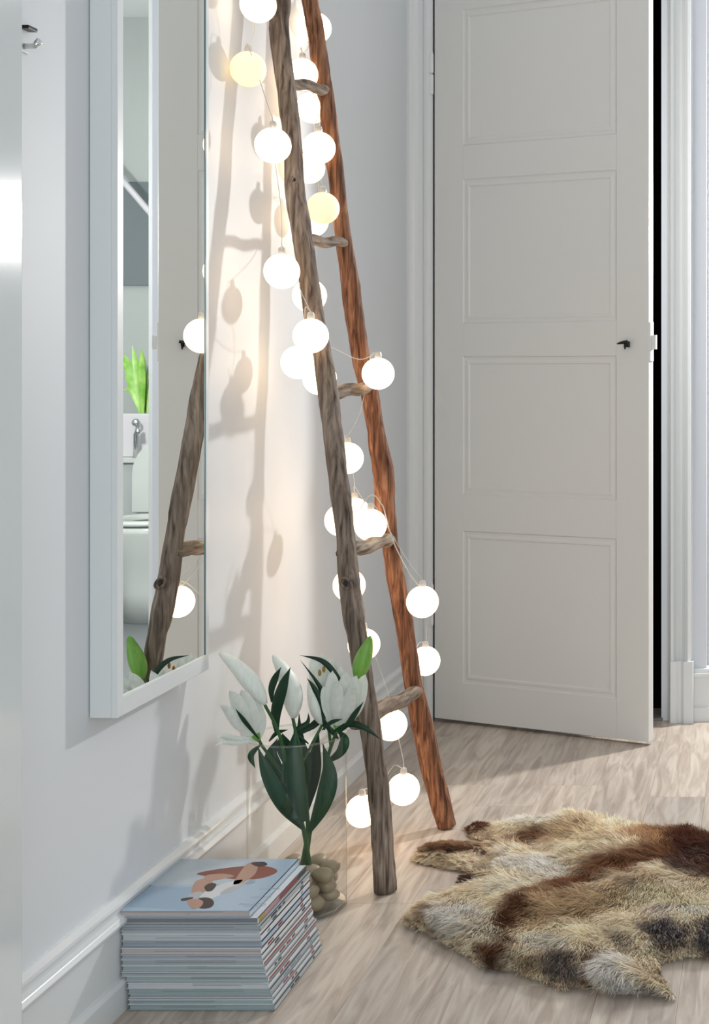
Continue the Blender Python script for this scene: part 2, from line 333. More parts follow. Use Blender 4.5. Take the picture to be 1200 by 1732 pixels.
# ------------------------------------------------------------------ mirror cabinet
MXF = -.974; MY0, MY1 = 2.232, 2.600; MZ0, MZ1 = .478, 1.95; R = .020
mc = empty('mirror_cabinet', (WX, (MY0+MY1)/2, MZ0), 'tall narrow white wall cabinet with mirrored front left of the ladder', 'mirror')
MB().box(WX+.0015, MXF-.010, MY0, MY1, MZ0, MZ1).build('cabinet_body', M['cab'], mc, bevel=.0015)
fr = MB().box(MXF-.010, MXF, MY0, MY0+R, MZ0, MZ1).box(MXF-.010, MXF, MY1-.012, MY1, MZ0, MZ1).box(MXF-.010, MXF, MY0+R, MY1-.012, MZ0, MZ0+.028).box(MXF-.010, MXF, MY0+R, MY1-.012, MZ1-.028, MZ1)
fr.build('frame', M['cab'], mc, bevel=.0008)
MROT = 0.0
gl = MB().box(MXF-.0095, MXF-.0045, MY0+R, MY1-.012, MZ0+.028, MZ1-.028)
for v in gl.v: v.x += .0090*(v.y-MY0-R)                # hung a third of a degree out of true
gl.build('mirror_glass', M['mirror'], mc)
MB().box(MXF-.009, MXF-.0005, MY1-.0155, MY1-.0125, MZ0+.028, MZ1-.028).build('glass_edge', M['gedge'], mc)

# ------------------------------------------------------------------ ladder
ld = empty('ladder', (-.70, 3.0, 0), 'rustic ladder of two crooked bark-stripped branches leaning on the wall, hung with lights', 'ladder')
LR = [(-60,470,16),(0,477,15),(49,472,16),(129,482,16),(194,490,15.5),(259,496.5,15),(324,500.5,17),(388,509.5,17),(453,520,16),(518,529,16.5),(568,538,15.5),(603,546,15),(667,555.5,17),(730,563.5,16.5),(793,571,16.5),(857,579,16.5),(920,586,15.5),(983,591,18),(1047,599.5,18),(1073,604,16),(1147,615,16),(1220,625.5,17),(1293,636,17),(1367,643.5,18),(1440,648.5,18),(1508,652,19)]
RR = [(-60,519,14),(0,524.5,14),(65,536,14),(129,544,14.5),(162,551,13.5),(226,559,14),(291,568,13.5),(356,575,13),(421,584,13.5),(485,594,16),(550,602,15.5),(603,610.5,15),(667,626,15.5),(730,636,14.5),(793,648.5,18),(830,651,17.5),(857,652,17),(920,660.5,14),(983,670.5,15),(1047,683,15.5),(1073,686.5,15),(1147,697.5,15),(1220,713.5,17.5),(1293,728.5,18.5),(1367,748,17),(1396,757,15.5)]
def sL(y): return interp([0, 670, 1100, 1508], [850, 866, 880, 879], y)
def sR(y): return interp([0, 1400], [798, 770], y)
def rail(data, sf, name, matl, top):
    pts = []; rr = []
    for y, x, r in data: s = sf(y); pts.append(P(x, y, s)); rr.append(r/s)
    p0 = pts[0]; pts.insert(0, Vector((max(p0.x-.004, WX+rr[0]+.004), p0.y, top))); rr.insert(0, rr[0])
    last = pts[-1]; last.z = rr[-1]*.25
    cp = catmull(pts, 5); n = len(pts); rs = [float(np.interp(i/5, range(n), rr)) for i in range(len(cp))]
    for p, r in zip(cp, rs): p.x = max(p.x, WX+r*1.06+.001); 
    cp[-1].z = 0.003
    ob = MB().tube(cp, rs, 20, lump=.10, fs=24).build(name, matl, ld, smooth=True)
    return ob, cp
lr_, lpath = rail(LR, sL, 'side_rail', M['rail_grey'], 1.97)
rr_, rpath = rail(RR, sR, 'side_rail', M['rail_brown'], 1.98)
tag(lr_, 'grey weathered front side rail'); tag(rr_, 'reddish-brown rear side rail')
def onpath(path, z):
    return min(path, key=lambda p: abs(p.z-z)).copy()
rungs = [(1.578,1.600,8.5,9.5),(1.262,1.276,9,9),(.955,.970,10.5,11),(.652,.640,12,12.5),(.322,.304,14,12.5),(1.86,1.875,9,9)]
for zl, zr, ra, rb in rungs:
    a = onpath(lpath, zl); b = onpath(rpath, zr); a.z = zl; b.z = zr
    off = Vector((.012, 0, 0)) 
    a = a+Vector((-.006,0,0)); b = b+Vector((.004,-.012,0)); d = (b-a).normalized()
    st = a-d*(.045 if zl > .4 else .115); 
    if zl > .4: st = a-d*.012
    en = b-d*(-.004)
    if zl < .4: st = a-d*.05+Vector((-.024,.055,0)); 
    n = 12; pts = [st.lerp(en, i/n)+Vector((0,0,.003*math.sin(i*.9+zl*9))) for i in range(n+1)]
    rs = [ (ra+(rb-ra)*i/n)/830*(.80 if i in (0,n) else 1) for i in range(n+1)]
    r_ = MB().tube(pts, rs, 14, lump=.14, fs=40).build('rung', M['rung'], ld, smooth=True)
def knotgeo(c, r, nrm, par):
    t = nrm.orthogonal().normalized(); b = nrm.cross(t); pts = [c+t*math.cos(a)*r*.75+b*math.sin(a)*r*1.25 for a in np.linspace(0, 2*math.pi, 13)]
    mb = MB().tube(pts, r*.28, 6, cap=False); mb.build('knot', M['rail_grey'], par, smooth=True)
    MB().sphere(c, r*.55, 10, 6, (.8,.5,1.3)).build('knot_core', M['knot'], par, smooth=True)
kc = P(590, 984, 880); kc.y -= .0195; knotgeo(kc, .010, Vector((0,-1,.05)).normalized(), lr_)
kc = P(503, 306, 880); kc.y -= .017; knotgeo(kc, .006, Vector((.1,-1,.05)).normalized(), lr_)

# ------------------------------------------------------------------ string lights
sl = empty('string_lights', (-.93, 3.0, .18), 'string of glowing white globe lights on a thin clear cord wound around the ladder', 'string lights')
B = dict(b1=(437,8,895), b2=(420,117,888), b3=(462,246,895), b4=(512,126,800), b5=(529,182,792), b6=(540,250,808), b7=(523,284,784), b8=(547,352,808),
         b9=(529,374,786), b10=(477,459,888), b11=(524,500,842), b12=(526,568,880), b13=(504,613,836), b14=(541,640,838), b15=(640,632,806), b16=(588,775,800),
         b17=(577,880,808), b18=(627,888,808), b19=(600,868,776), b20=(715,1018,806), b21=(591,990,806), b22=(720,1118,738), b23=(616,1090,800),
         b24=(662,1226,800), b25=(683,1335,800), b26=(613,1372,812), b27=(534,47,769))
RB = .0335; C = {}
gm = MB().sphere((0,0,0), RB, 32, 18).build('globe', M['globe']); gmesh = gm.data; bpy.data.objects.remove(gm)
for p in gmesh.polygons: p.use_smooth = True
gdim = gmesh.copy(); gdim.materials.clear(); gdim.materials.append(M['globe_dim'])
cm = MB().lathe([(.0,.0),(.007,.0),(.0075,.006),(.006,.013),(.002,.015),(0,.015)], (0,0,0), 12).build('socket', M['cord']); cmesh = cm.data; bpy.data.objects.remove(cm)
for k_, (x, y, s) in B.items():
    c = P(x, y, s); c.x = max(c.x, WX+RB+.002); C[k_] = c
    dim = k_ in ('b2', 'b8')
    g = bpy.data.objects.new('globe', gdim if dim else gmesh); COL.objects.link(g); g.parent = sl; g.matrix_parent_inverse = parent_world(sl).inverted(); g.location = c
    if dim: g['label'] = 'dimmer yellowish globe'
    sk = bpy.data.objects.new('socket', cmesh); COL.objects.link(sk); sk.parent = g; sk.location = (0, 0, RB-.002)
runs = [['b1','b2','b3','b10','b12','b13'], ['b27','b4','b5','b6','b7','b8','b9','b11','b14','b15'], ['b15','b16','b19','b18','b20','b22','b24'], ['b16','b17','b21','b23','b24','b25','b26']]
cd = MB(); up = Vector((0,0,RB+.012))
for run in runs:
    pts = []
    for a, b in zip(run, run[1:]):
        pa, pb = C[a]+up, C[b]+up; pts.append(pa)
        m1 = pa.lerp(pb, .18); m1.z += .018; m2 = pa.lerp(pb, .62); m2.z -= .012; m1.y -= .02; m2.y += .015
        m1.x = max(m1.x, WX+.004); pts += [m1, m2]
    pts.append(C[run[-1]]+up); cp = catmull(pts, 5)
    for p in cp: p.x = max(p.x, WX+.004)
    cd.tube(cp, .0008, 6)
lp = P(628, 888, 808); arc = [lp+Vector((-.02+.05*t, -.01, .034+.03*math.sin(math.pi*t))) for t in np.linspace(0,1,9)]+[P(664,912,800), P(690,965,803), P(708,990,806)]
cd.tube(catmull(arc, 3), .0011, 6)
tag(cd.build('cord', M['cord'], sl, smooth=True), 'thin clear cord')

# ------------------------------------------------------------------ glass vase
VC = Vector(((503-VX)/905, F/905, 0)); VR = .0895; VH = .322
va = empty('glass_vase', VC, 'tall clear glass cylinder vase holding lilies, behind the magazine stack', 'vase')
MB().lathe([(VR,.0025),(VR,VH)], VC, 64).build('glass_wall', M['glass'], va, smooth=True)
MB().lathe([(VR-.0025,VH-.001),(VR+.0008,VH-.001),(VR+.0008,VH+.002),(VR-.0025,VH+.002),(VR-.0025,VH-.001)], VC, 64).build('rim', M['rimglass'], va, smooth=True)
MB().lathe([(0,.0),(VR-.004,.0),(VR,.003),(VR,.008),(VR-.004,.009),(0,.009)], VC, 64).build('glass_base', M['rimglass'], va, smooth=True)
pm = []
for q in range(3):
    mb = MB().sphere((0,0,0), .019, 16, 10); 
    for v in mb.v:
        n0 = noise.noise(v*38+Vector((q*7,0,0))); v *= 1+.22*n0; v.x *= 1.15; v.z *= .78
    o = mb.build('pebble', M['pebble'], smooth=True); pm.append(o.data); bpy.data.objects.remove(o)
for lay in range(3):
    for rad_, cnt in ((.060, 8), (.024, 3)):
        for q in range(cnt):
            a = 2*math.pi*(q+.5*lay)/cnt+lay
            o = bpy.data.objects.new('pebble', random.choice(pm)); COL.objects.link(o)
            o.location = VC+Vector((rad_*math.cos(a), rad_*math.sin(a), .0260+lay*.0210)); o.rotation_euler = (random.uniform(-.3,.3), random.uniform(-.3,.3), random.random()*6); s_ = random.uniform(.88,1.02); o.scale = (s_,s_,s_)
            tag(o, 'round beige pebble at the bottom of the glass vase', 'pebble', 'pebbles in the glass vase')

# ------------------------------------------------------------------ lilies
def ribbon(path, width, cup=.25, side=None, tipp=1.0, basep=.25, n=18, m=6, wave=0, face=Vector((0,-1,.25)), tpw=1.25):
    cp = catmull(path, max(2, n//(len(path)-1))); N_ = len(cp); v = []; f = []
    for i, p in enumerate(cp):
        t = i/(N_-1); tg = (cp[min(i+1,N_-1)]-cp[max(i-1,0)]).normalized()
        sd = tg.cross(face).normalized(); nr = sd.cross(tg).normalized()
        wd = width*.5*(basep+(1-basep)*math.sin(math.pi*min(1, t**.8*1.0))) if t < .5 else width*.5*max(0.02, math.sin(math.pi*(.5+(t-.5)*.98)))**tpw
        if t < .5: wd = width*.5*(basep+(1-basep)*math.sin(math.pi*t))
        for j in range(m+1):
            u = -1+2*j/m
            v.append(p+sd*wd*u+nr*(-cup*wd*(u*u))+nr*wave*wd*math.sin(t*14)*abs(u))
    for i in range(N_-1):
        for j in range(m): a = i*(m+1)+j; f.append((a, a+1, a+m+2, a+m+1))
    return v, f
def leaf(par, px, width, matl='leaf', name='leaf', cup=.35, face=Vector((0,-1,.25)), basep=.25, wave=0):
    v, f = ribbon([P(*q) for q in px], width, cup=cup, face=face, basep=basep, wave=wave)
    o = link(name, v, f, M[matl], par, smooth=True); return o
def bud(par, base, tip, r, matl='petal', bend=Vector((0,0,0)), name='bud', label=None):
    a, b = P(*base), P(*tip); n = 16; pts = []; rs = []
    for i in range(n+1):
        t = i/n; pts.append(a.lerp(b, t)+bend*math.sin(math.pi*t)); rs.append(r*(.16+.84*math.sin(math.pi*min(1,(t*.95)**.70)))*(1 if t < .96 else .7) if t < 1 else r*.12)
    rs[0] = r*.28
    o = MB().tube(pts, rs, 18, lobes=3, lobe_amt=.09).build(name, M[matl], par, smooth=True)
    if label: o['label'] = label
    return o
def stem(par, px, r0=.0042, r1=.003):
    cp = catmull([P(*q) for q in px], 6); rs = np.linspace(r0, r1, len(cp)); return MB().tube(cp, list(rs), 10).build('stem', M['stem'], par, smooth=True)
def flower(par, base, tips, width, name='flower'):
    a = P(*base); root = MB().tube([a, a.lerp(P(*tips[0][0:3]), .12)], [.004,.008], 10).build(name, M['greenbud'], par, smooth=True)
    for tp in tips:
        x, y, s, bulge, wd = tp; t = P(x, y, s); mid = a.lerp(t, .5)+Vector((bulge*.6, -abs(bulge)*.2, 0)); q3 = a.lerp(t, .82)+Vector((bulge*.25,0,.004))
        v, f = ribbon([a, a.lerp(mid,.5)+Vector((bulge*.2,0,0)), mid, q3, t], width*wd, cup=.45, basep=.15, tpw=1.35)
        link('petal', v, f, M['petal'], root, smooth=True)
    return root
# stem one: leans left (long white bud, middle bud)
e1 = VC+Vector((-.01,0,.03))
s1 = empty('lily_stem', P(528,1500,905), 'lily stem leaning left with a long closed white bud and drooping pale petals', 'flower', 'cut lilies in the glass vase')
stem(s1, [(526,1473,905),(522,1450,905),(513,1400,907),(498,1340,910),(484,1285,918),(470,1235,925),(447,1190,932)], .0045, .0028)
bud(s1, (449,1191,932), (371,1104,938), .0160, bend=Vector((.004,0,.006)))
flower(s1, (438,1252,925), [(388,1168,950,-.006,1.0),(408,1166,945,0,1.0),(372,1192,955,-.01,.7),(366,1248,950,-.008,.45),(425,1180,935,.006,1.0),(362,1262,958,.0,.3)], .030)
stem(s1, [(490,1320,912),(465,1290,918),(444,1262,924),(438,1250,925)], .0032, .0026)
leaf(s1, [(512,1402,912),(480,1365,925),(452,1310,930),(436,1262,930)], .029)
leaf(s1, [(492,1345,905),(470,1315,905),(458,1280,905),(470,1248,902)], .031)
leaf(s1, [(468,1243,918),(466,1205,920),(478,1160,922),(492,1128,922)], .022, 'leafd')
leaf(s1, [(460,1188,916),(459,1165,916),(466,1145,916),(476,1128,916)], .014, 'leafd')
leaf(s1, [(438,1250,930),(415,1222,940),(398,1198,945)], .008, 'leafd')
leaf(s1, [(455,1254,915),(468,1240,915),(488,1234,915)], .008, 'leafd')
leaf(s1, [(440,1260,920),(424,1278,925),(432,1300,925)], .012, 'leaf')
# stem two: middle
s2 = empty('lily_stem', P(512,1500,905), 'lily stem in the middle with two upright closed buds and broad dark leaf', 'flower', 'cut lilies in the glass vase')
stem(s2, [(511,1473,903),(514,1450,903),(521,1400,903),(516,1340,903),(510,1280,905),(500,1235,905),(495,1212,905)], .0045, .003)
bud(s2, (497,1214,906), (462,1108,906), .0185, bend=Vector((.012,0,.002)))
bud(s2, (545,1225,895), (524,1150,895), .013, bend=Vector((-.002,0,0)))
stem(s2, [(512,1290,904),(530,1255,900),(546,1225,895)], .003, .0026)
leaf(s2, [(514,1390,915),(500,1340,920),(492,1290,920),(500,1232,915)], .042)
leaf(s2, [(520,1330,900),(518,1290,900),(508,1262,900),(506,1205,900)], .024, 'leafd')
leaf(s2, [(500,1245,898),(515,1235,896),(535,1222,894),(552,1195,894),(540,1160,894),(508,1116,894)], .015, 'leafd')
leaf(s2, [(549,1235,898),(545,1195,898),(532,1165,898),(519,1146,898)], .011, 'leafd')
leaf(s2, [(522,1258,903),(500,1238,905),(520,1222,903),(522,1205,902)], .010, 'leafd')
leaf(s2, [(488,1300,890),(480,1265,890),(478,1240,890)], .03, 'leaf')
# stem three: leans right
s3 = empty('lily_stem', P(520,1500,900), 'lily stem leaning right with a half-open white flower and a bright green bud', 'flower', 'cut lilies in the glass vase')
stem(s3, [(518,1473,895),(519,1450,895),(526,1400,895),(540,1340,895),(552,1290,895),(562,1258,895),(571,1234,895)], .0045, .003)
flower(s3, (572,1238,896), [(563,1134,905,-.014,1.1),(588,1136,912,-.006,1.1),(604,1142,915,.004,1.1),(619,1140,910,.012,1.05),(577,1126,890,-.004,1.1),(547,1160,900,-.012,.8),(598,1160,920,.002,.95),(572,1150,918,-.006,.9)], .029)
flower(s3, (552,1200,885), [(528,1110,885,-.004,1.1),(545,1104,880,0,1.0),(560,1112,880,.006,1.0),(538,1122,890,-.004,1.0)], .030)
stem(s3, [(560,1262,893),(556,1230,888),(552,1200,885)], .003, .0026)
for ax, ay in ((548,1132),(556,1126),(541,1138)):
    MB().sphere(P(ax, ay, 893), .0032, 8, 6, (1,.7,2.0)).build('anther', M['anther'], s3, smooth=True)
stem(s3, [(572,1240,893),(585,1205,890),(598,1170,888),(604,1148,888)], .003, .0026)
bud(s3, (604,1150,892), (627,1076,892), .0160, 'greenbud', name='bud', label='bright green unopened bud')
leaf(s3, [(522,1408,912),(545,1360,918),(556,1310,915),(546,1256,905)], .034)
leaf(s3, [(520,1370,890),(528,1320,890),(532,1280,890),(540,1240,890)], .028, 'leafd')
leaf(s3, [(552,1290,900),(575,1272,905),(582,1250,905),(568,1232,900)], .020)
leaf(s3, [(572,1240,905),(588,1225,908),(602,1205,908),(616,1186,908)], .011, 'leafd')
leaf(s3, [(560,1240,900),(590,1225,902),(615,1230,902),(646,1252,902)], .012, 'leafd')
leaf(s3, [(545,1235,905),(560,1222,905),(580,1216,905)], .008, 'leafd')
leaf(s3, [(583,1172,898),(570,1145,900),(545,1118,900),(507,1108,900)], .011, 'leafd')
leaf(s3, [(572,1250,893),(556,1228,893),(550,1210,893),(555,1196,893)], .016, 'leaf')

# ------------------------------------------------------------------ magazines
flat('pages_a', (.56,.60,.63)); flat('pages_b', (.38,.42,.45)); flat('pages_c', (.36,.45,.46)); flat('pages_d', (.52,.46,.44)); flat('pages_e', (.20,.22,.24))
flat('cov_white', (.74,.77,.79), .3); flat('cov_blue', (.42,.54,.66), .25); flat('cov_dark', (.03,.03,.035), .3); flat('cov_red', (.28,.03,.04), .3); flat('cov_grey', (.45,.50,.52), .3)
flat('ink', (.03,.05,.09), .5); flat('ink_red', (.35,.05,.07), .5); flat('ink_gold', (.45,.33,.06), .5); flat('ink_pink', (.55,.30,.33), .5); flat('ink_soft', (.30,.38,.47), .5)
flat('skin', (.50,.30,.22), .5); flat('rust', (.26,.085,.06), .5); flat('hair', (.06,.035,.03), .5); flat('shirt', (.70,.71,.72), .5); flat('shirt_grey', (.50,.50,.52), .5)
def spine_text(mb, x1, y0, y1, zc, h, rnd, words):
    y = y0
    for wl in words:
        k = 0
        while k < wl:
            g = rnd.uniform(.0022,.004); mb.box(x1, x1+.0004, y, y+g*.72, zc-h/2, zc+h/2*rnd.choice((1,.6,1,.7))); y += g; k += 1
        y += .006
ord_ = ['top','second','third','fourth','fifth','sixth','seventh','eighth','ninth','tenth','eleventh','twelfth','thirteenth','fourteenth','fifteenth','sixteenth','seventeenth']
thick = [.0105,.0095,.0085,.0070,.0100,.0085,.0090,.0080,.0095,.0085,.0070,.0085,.0090,.0085,.0070,.0085,.0090]
rightX = np.interp(np.linspace(0,1,17), [0,.06,.12,.2,.45,.7,1], [-.803,-.790,-.784,-.786,-.782,-.773,-.763])
leftX = np.interp(np.linspace(0,1,17), [0,.65,.72,1], [-1.005,-1.003,-.994,-.993])
covs = ['cov_blue','cov_white','cov_grey','cov_white','cov_white','cov_blue','cov_white','cov_white','cov_red','cov_white','cov_white','cov_red','cov_white','cov_grey','cov_white','cov_white','cov_grey']
pgs = ['pages_d','pages_e','pages_b','pages_a','pages_a','pages_b','pages_d','pages_b','pages_b','pages_c','pages_b','pages_c','pages_a','pages_c','pages_b','pages_c','pages_c']
desc = {'cov_blue':'pale blue','cov_white':'white','cov_grey':'grey','cov_red':'dark red'}
Y0, Y1 = 2.315, 2.562; z = sum(thick)*1.0; rnd = random.Random(3); SC = .157/z; z = .157
for i, t in enumerate(thick):
    t *= SC; z1 = z; z0 = z-t+.0011; z -= t
    x0, x1 = leftX[i], rightX[i]; jy = rnd.uniform(-.005,.003) if i else 0; rot = rnd.uniform(-.006,.006)
    y0, y1 = Y0+jy, Y1+jy+rnd.uniform(-.006,.004)
    lab = 'pale blue fashion magazine showing a reclining figure, top of the stack' if i == 0 else f'{desc[covs[i]]}-covered magazine, {ord_[i]} from the top of the floor stack'
    mg = empty('magazine', (x1, (y0+y1)/2, z0), lab, 'magazine', 'magazines stacked on the floor')
    c = .0006
    cv = MB(); sag = .0
    wv = [.0011*math.sin(k*1.3+i*2) for k in range(9)]
    # pages: wavy front edge block
    pr = rnd.uniform(.0012,.0042); nx = 8; pv = []; pf = []
    for k in range(nx+1):
        xx = x0+.001+(x1-.0012-x0-.001)*k/nx; dz = wv[k]*(.7 if i else .3)
        pv += [(xx,y0+pr,z0+c),(xx,y1-.001,z0+c),(xx,y1-.001,z1-c),(xx,y0+pr,z1-c+min(0,dz))]
    for k in range(nx):
        a = k*4; pf += [(a,a+4,a+7,a+3),(a+1,a+2,a+6,a+5),(a+3,a+7,a+6,a+2),(a,a+1,a+5,a+4)]
    pf += [(0,3,2,1),(nx*4,nx*4+1,nx*4+2,nx*4+3)]
    link('page_block', pv, pf, M[pgs[i]], mg)
    cv.box(x0, x1, y0, y1, z1-c, z1).box(x0, x1, y0, y1, z0, z0+c).box(x1-.0012, x1, y0, y1, z0, z1)
    co = cv.build('cover', M['cov_white' if i == 8 or i == 11 else covs[i]], mg)
    pg = MB()                                        # page lines
    for q in range(2 if t > .008 else 1):
        zz = z0+(q+1)*t/(3 if t > .008 else 2)+rnd.uniform(-.0006,.0006); xa_ = x0+.002+rnd.choice((0,.05,.1)); pg.box(xa_, x1-.004-rnd.choice((0,.04,.09)), y0+pr-.0004, y0+pr+.0004, zz, zz+.0005)
    pg.build('page_gap', M['pages_e'], mg)['kind'] = 'stuff'
    sp = MB(); zc = (z0+z1)/2; h = t*.42
    if i == 1:
        MB().box(x1, x1+.0003, y0+.002, y0+.03, z0+.001, z1-.001).build('spine_band', M['ink_gold'], co)
        MB().box(x1, x1+.0003, y0+.03, y0+.10, z0+.001, z1-.001).build('spine_band', M['ink_pink'], co)
        MB().box(x1, x1+.0003, y0+.10, y1-.05, z0+.001, z1-.001).build('spine_band', M['cov_red'], co)
        MB().box(x1, x1+.0003, y1-.05, y1-.002, z0+.001, z1-.001).build('spine_band', M['cov_dark'], co)
    elif covs[i] == 'cov_red':
        MB().box(x1, x1+.0004, y0+.002, y1-.002, z0+.0015, z0+.0045).build('spine_band', M['cov_red'], co)
    elif i >= 2:
        spine_text(sp, x1, y0+rnd.uniform(.02,.09), y1, zc, h, rnd, [rnd.randint(4,9) for _ in range(rnd.randint(1,3))])
        sp2 = MB(); spine_text(sp2, x1, y1-.05, y1, zc, h, rnd, [rnd.randint(3,6)]); ik = M[rnd.choice(['ink','ink','ink_red','ink_soft'])]
        for q_ in (sp, sp2): q_.build('spine_lettering', ik, co)['kind'] = 'stuff'
    if i == 0:                                        # printed cover picture, laid out in cover units (u: left-right, v: front-back)
        zt = z1
        def cp_(poly, m_, name='cover_print', lift=.0002):
            MB().prism([(x0+(x1-x0)*u, y0+(y1-y0)*v) for u, v in poly], 'z', zt, zt+lift).build(name, M[m_], co)
        def px2uv(x, y):
            s = (y-VY)/(1-zt); X = (x-VX)/s; Y = F/s; return ((X-x0)/(x1-x0), (Y-y0)/(y1-y0))
        def pp(pts, m_, lift):
            if m_ not in ('sea', 'skyp'):
                c3 = [Vector((*q, 0)) for q in pts]; c3 = catmull([c3[-1]]+c3+[c3[0], c3[1]], 5)[5:-5]; pts = [(q.x, q.y) for q in c3[:-1]]
            cp_([px2uv(*q) for q in pts], m_, 'cover_print', lift)
        flat('sea', (.33,.45,.58), .3); flat('skyp', (.50,.57,.62), .3)
        pp([(303,1452),(415,1457),(385,1496),(250,1497)], 'skyp', .00005)
        pp([(255,1499),(352,1501),(330,1540),(212,1534)], 'sea', .00006)
        pp([(333,1478),(370,1470),(430,1464),(462,1468),(468,1476),(440,1486),(400,1487),(360,1483)], 'rust', .0002)
        pp([(418,1462),(436,1458),(432,1478),(412,1492),(395,1496),(402,1482)], 'skin', .0003)
        pp([(330,1492),(352,1486),(360,1494),(352,1512),(336,1520),(324,1516)], 'skin', .00025)
        pp([(352,1505),(380,1494),(410,1488),(400,1498),(372,1514),(350,1522),(338,1518)], 'shirt', .0003)
        pp([(318,1514),(340,1508),(345,1520),(320,1524)], 'shirt_grey', .00028)
        pp([(336,1520),(354,1519),(362,1526),(358,1534),(344,1537),(332,1532)], 'hair', .00035)
        pp([(318,1524),(334,1521),(344,1526),(338,1535),(324,1536)], 'skin', .0004)
        pp([(345,1486),(352,1480),(378,1478),(396,1482),(380,1486),(356,1490)], 'skin', .00032)
        pp([(372,1512),(384,1503),(404,1496),(424,1487),(408,1500),(388,1510)], 'shirt_grey', .00036)
        pp([(346,1500),(356,1494),(366,1496),(360,1506),(350,1508)], 'hair', .00034)
        pp([(425,1460),(446,1458),(452,1463),(436,1466)], 'hair', .00036)
        pp([(308,1520),(326,1518),(324,1521),(308,1524)], 'hair', .00042)
        pp([(415,1492),(428,1488),(432,1492),(420,1496)], 'ink_soft', .0002)
        tx = MB()
        for (xa, xb, yy) in ((438,472,1504),(424,458,1518),(404,450,1530),(412,446,1533)):
            xx = xa
            while xx < xb:
                u, v = px2uv(xx, yy); X = x0+(x1-x0)*u; Y = y0+(y1-y0)*v; g = rnd.uniform(.002,.0042); tx.box(X, X+g*.7, Y, Y+.0045*rnd.choice((1,.7)), zt, zt+.0002); xx += g*1080
        tx.build('cover_lettering', M['ink_soft'], co)['kind'] = 'stuff'

# ------------------------------------------------------------------ fur hide
outline = [(687,1563),(701,1543),(733,1527),(780,1516),(818,1511),(796,1505),(775,1496),(781,1484),(800,1487),(817,1489),(838,1480),(794,1479),(733,1468),(699,1458),(711,1439),(757,1434),(815,1438),(850,1432),
           (812,1424),(796,1419),(786,1404),(813,1397),(850,1401),(929,1397),(985,1391),(1027,1404),(1107,1411),(1153,1413),(1200,1422),(1270,1440),(1340,1480),(1360,1540),(1300,1600),(1240,1622),(1200,1626),(1167,1622),(1135,1626),
           (1116,1636),(1125,1660),(1145,1692),(1083,1686),(1037,1684),(990,1672),(943,1677),(906,1661),(873,1645),(850,1647),(817,1638),(789,1615),(761,1603),(729,1583)]
def fl_(x, y): s = y-VY; return ((x-VX)/s, F/s)
poly = np.array([fl_(*q) for q in outline])
def inside(pt, pl):
    x, y = pt[:,0], pt[:,1]; c = np.zeros(len(pt), bool); n = len(pl)
    for i in range(n):
        x0, y0 = pl[i]; x1, y1 = pl[(i+1)%n]
        c ^= ((y0 > y) != (y1 > y)) & (x < (x1-x0)*(y-y0)/(y1-y0+1e-12)+x0)
    return c
def edist(pt, pl):
    d = np.full(len(pt), 9.); n = len(pl)
    for i in range(n):
        a = pl[i]; b = pl[(i+1)%n]; ab = b-a; t = np.clip(((pt-a)@ab)/(ab@ab), 0, 1); d = np.minimum(d, np.linalg.norm(pt-(a+t[:,None]*ab), axis=1))
    return d
def fold(X, Y):
    return .0045*np.sin(X*22+Y*9)+.004*np.sin(Y*26-X*13+1.2)+.003*np.sin(X*47+3)*np.sin(Y*31)
def hide_h(pt):
    d = edist(pt, poly); return .004+.022*(1-np.exp(-d/.035))+np.minimum(1, d/.04)*fold(pt[:,0], pt[:,1])+.0
g = .010; gx = np.arange(poly[:,0].min(), poly[:,0].max()+g, g); gy = np.arange(poly[:,1].min(), poly[:,1].max()+g, g)
nx, ny = len(gx), len(gy); GX, GY = np.meshgrid(gx, gy); pts = np.stack([GX.ravel(), GY.ravel()], 1)
cc = np.stack([(GX[:-1,:-1]+g/2).ravel(), (GY[:-1,:-1]+g/2).ravel()], 1); ins = (inside(cc, poly) & (edist(cc, poly) > .006)).reshape(ny-1, nx-1)
inp = inside(pts, poly); hh = np.where(inp, hide_h(pts), .003)
used = {}; V = []; Fc = []
def vid(k, top):
    key = (k, top)
    if key not in used: used[key] = len(V); V.append((pts[k,0], pts[k,1], float(hh[k]) if top else .001))
    return used[key]
for j in range(ny-1):
    for i in range(nx-1):
        if not ins[j,i]: continue
        q = [j*nx+i, j*nx+i+1, (j+1)*nx+i+1, (j+1)*nx+i]
        Fc.append(tuple(vid(k, True) for k in q)); Fc.append(tuple(vid(k, False) for k in q[::-1]))
        for (dj, di, a, b) in ((-1,0,0,1),(0,1,1,2),(1,0,2,3),(0,-1,3,0)):
            jj, ii = j+dj, i+di
            if not (0 <= jj < ny-1 and 0 <= ii < nx-1) or not ins[jj,ii]: Fc.append((vid(q[a],False), vid(q[b],False), vid(q[b],True), vid(q[a],True)))
hc = P(1000, 1540, 910); 
rug = empty('fur_rug', (hc.x, hc.y, 0), 'animal hide rug with long brown, cream and grey fur on the floor', 'rug')
link('hide', V, Fc, flat('hide_skin', (.42,.33,.24), .9), rug, smooth=True)
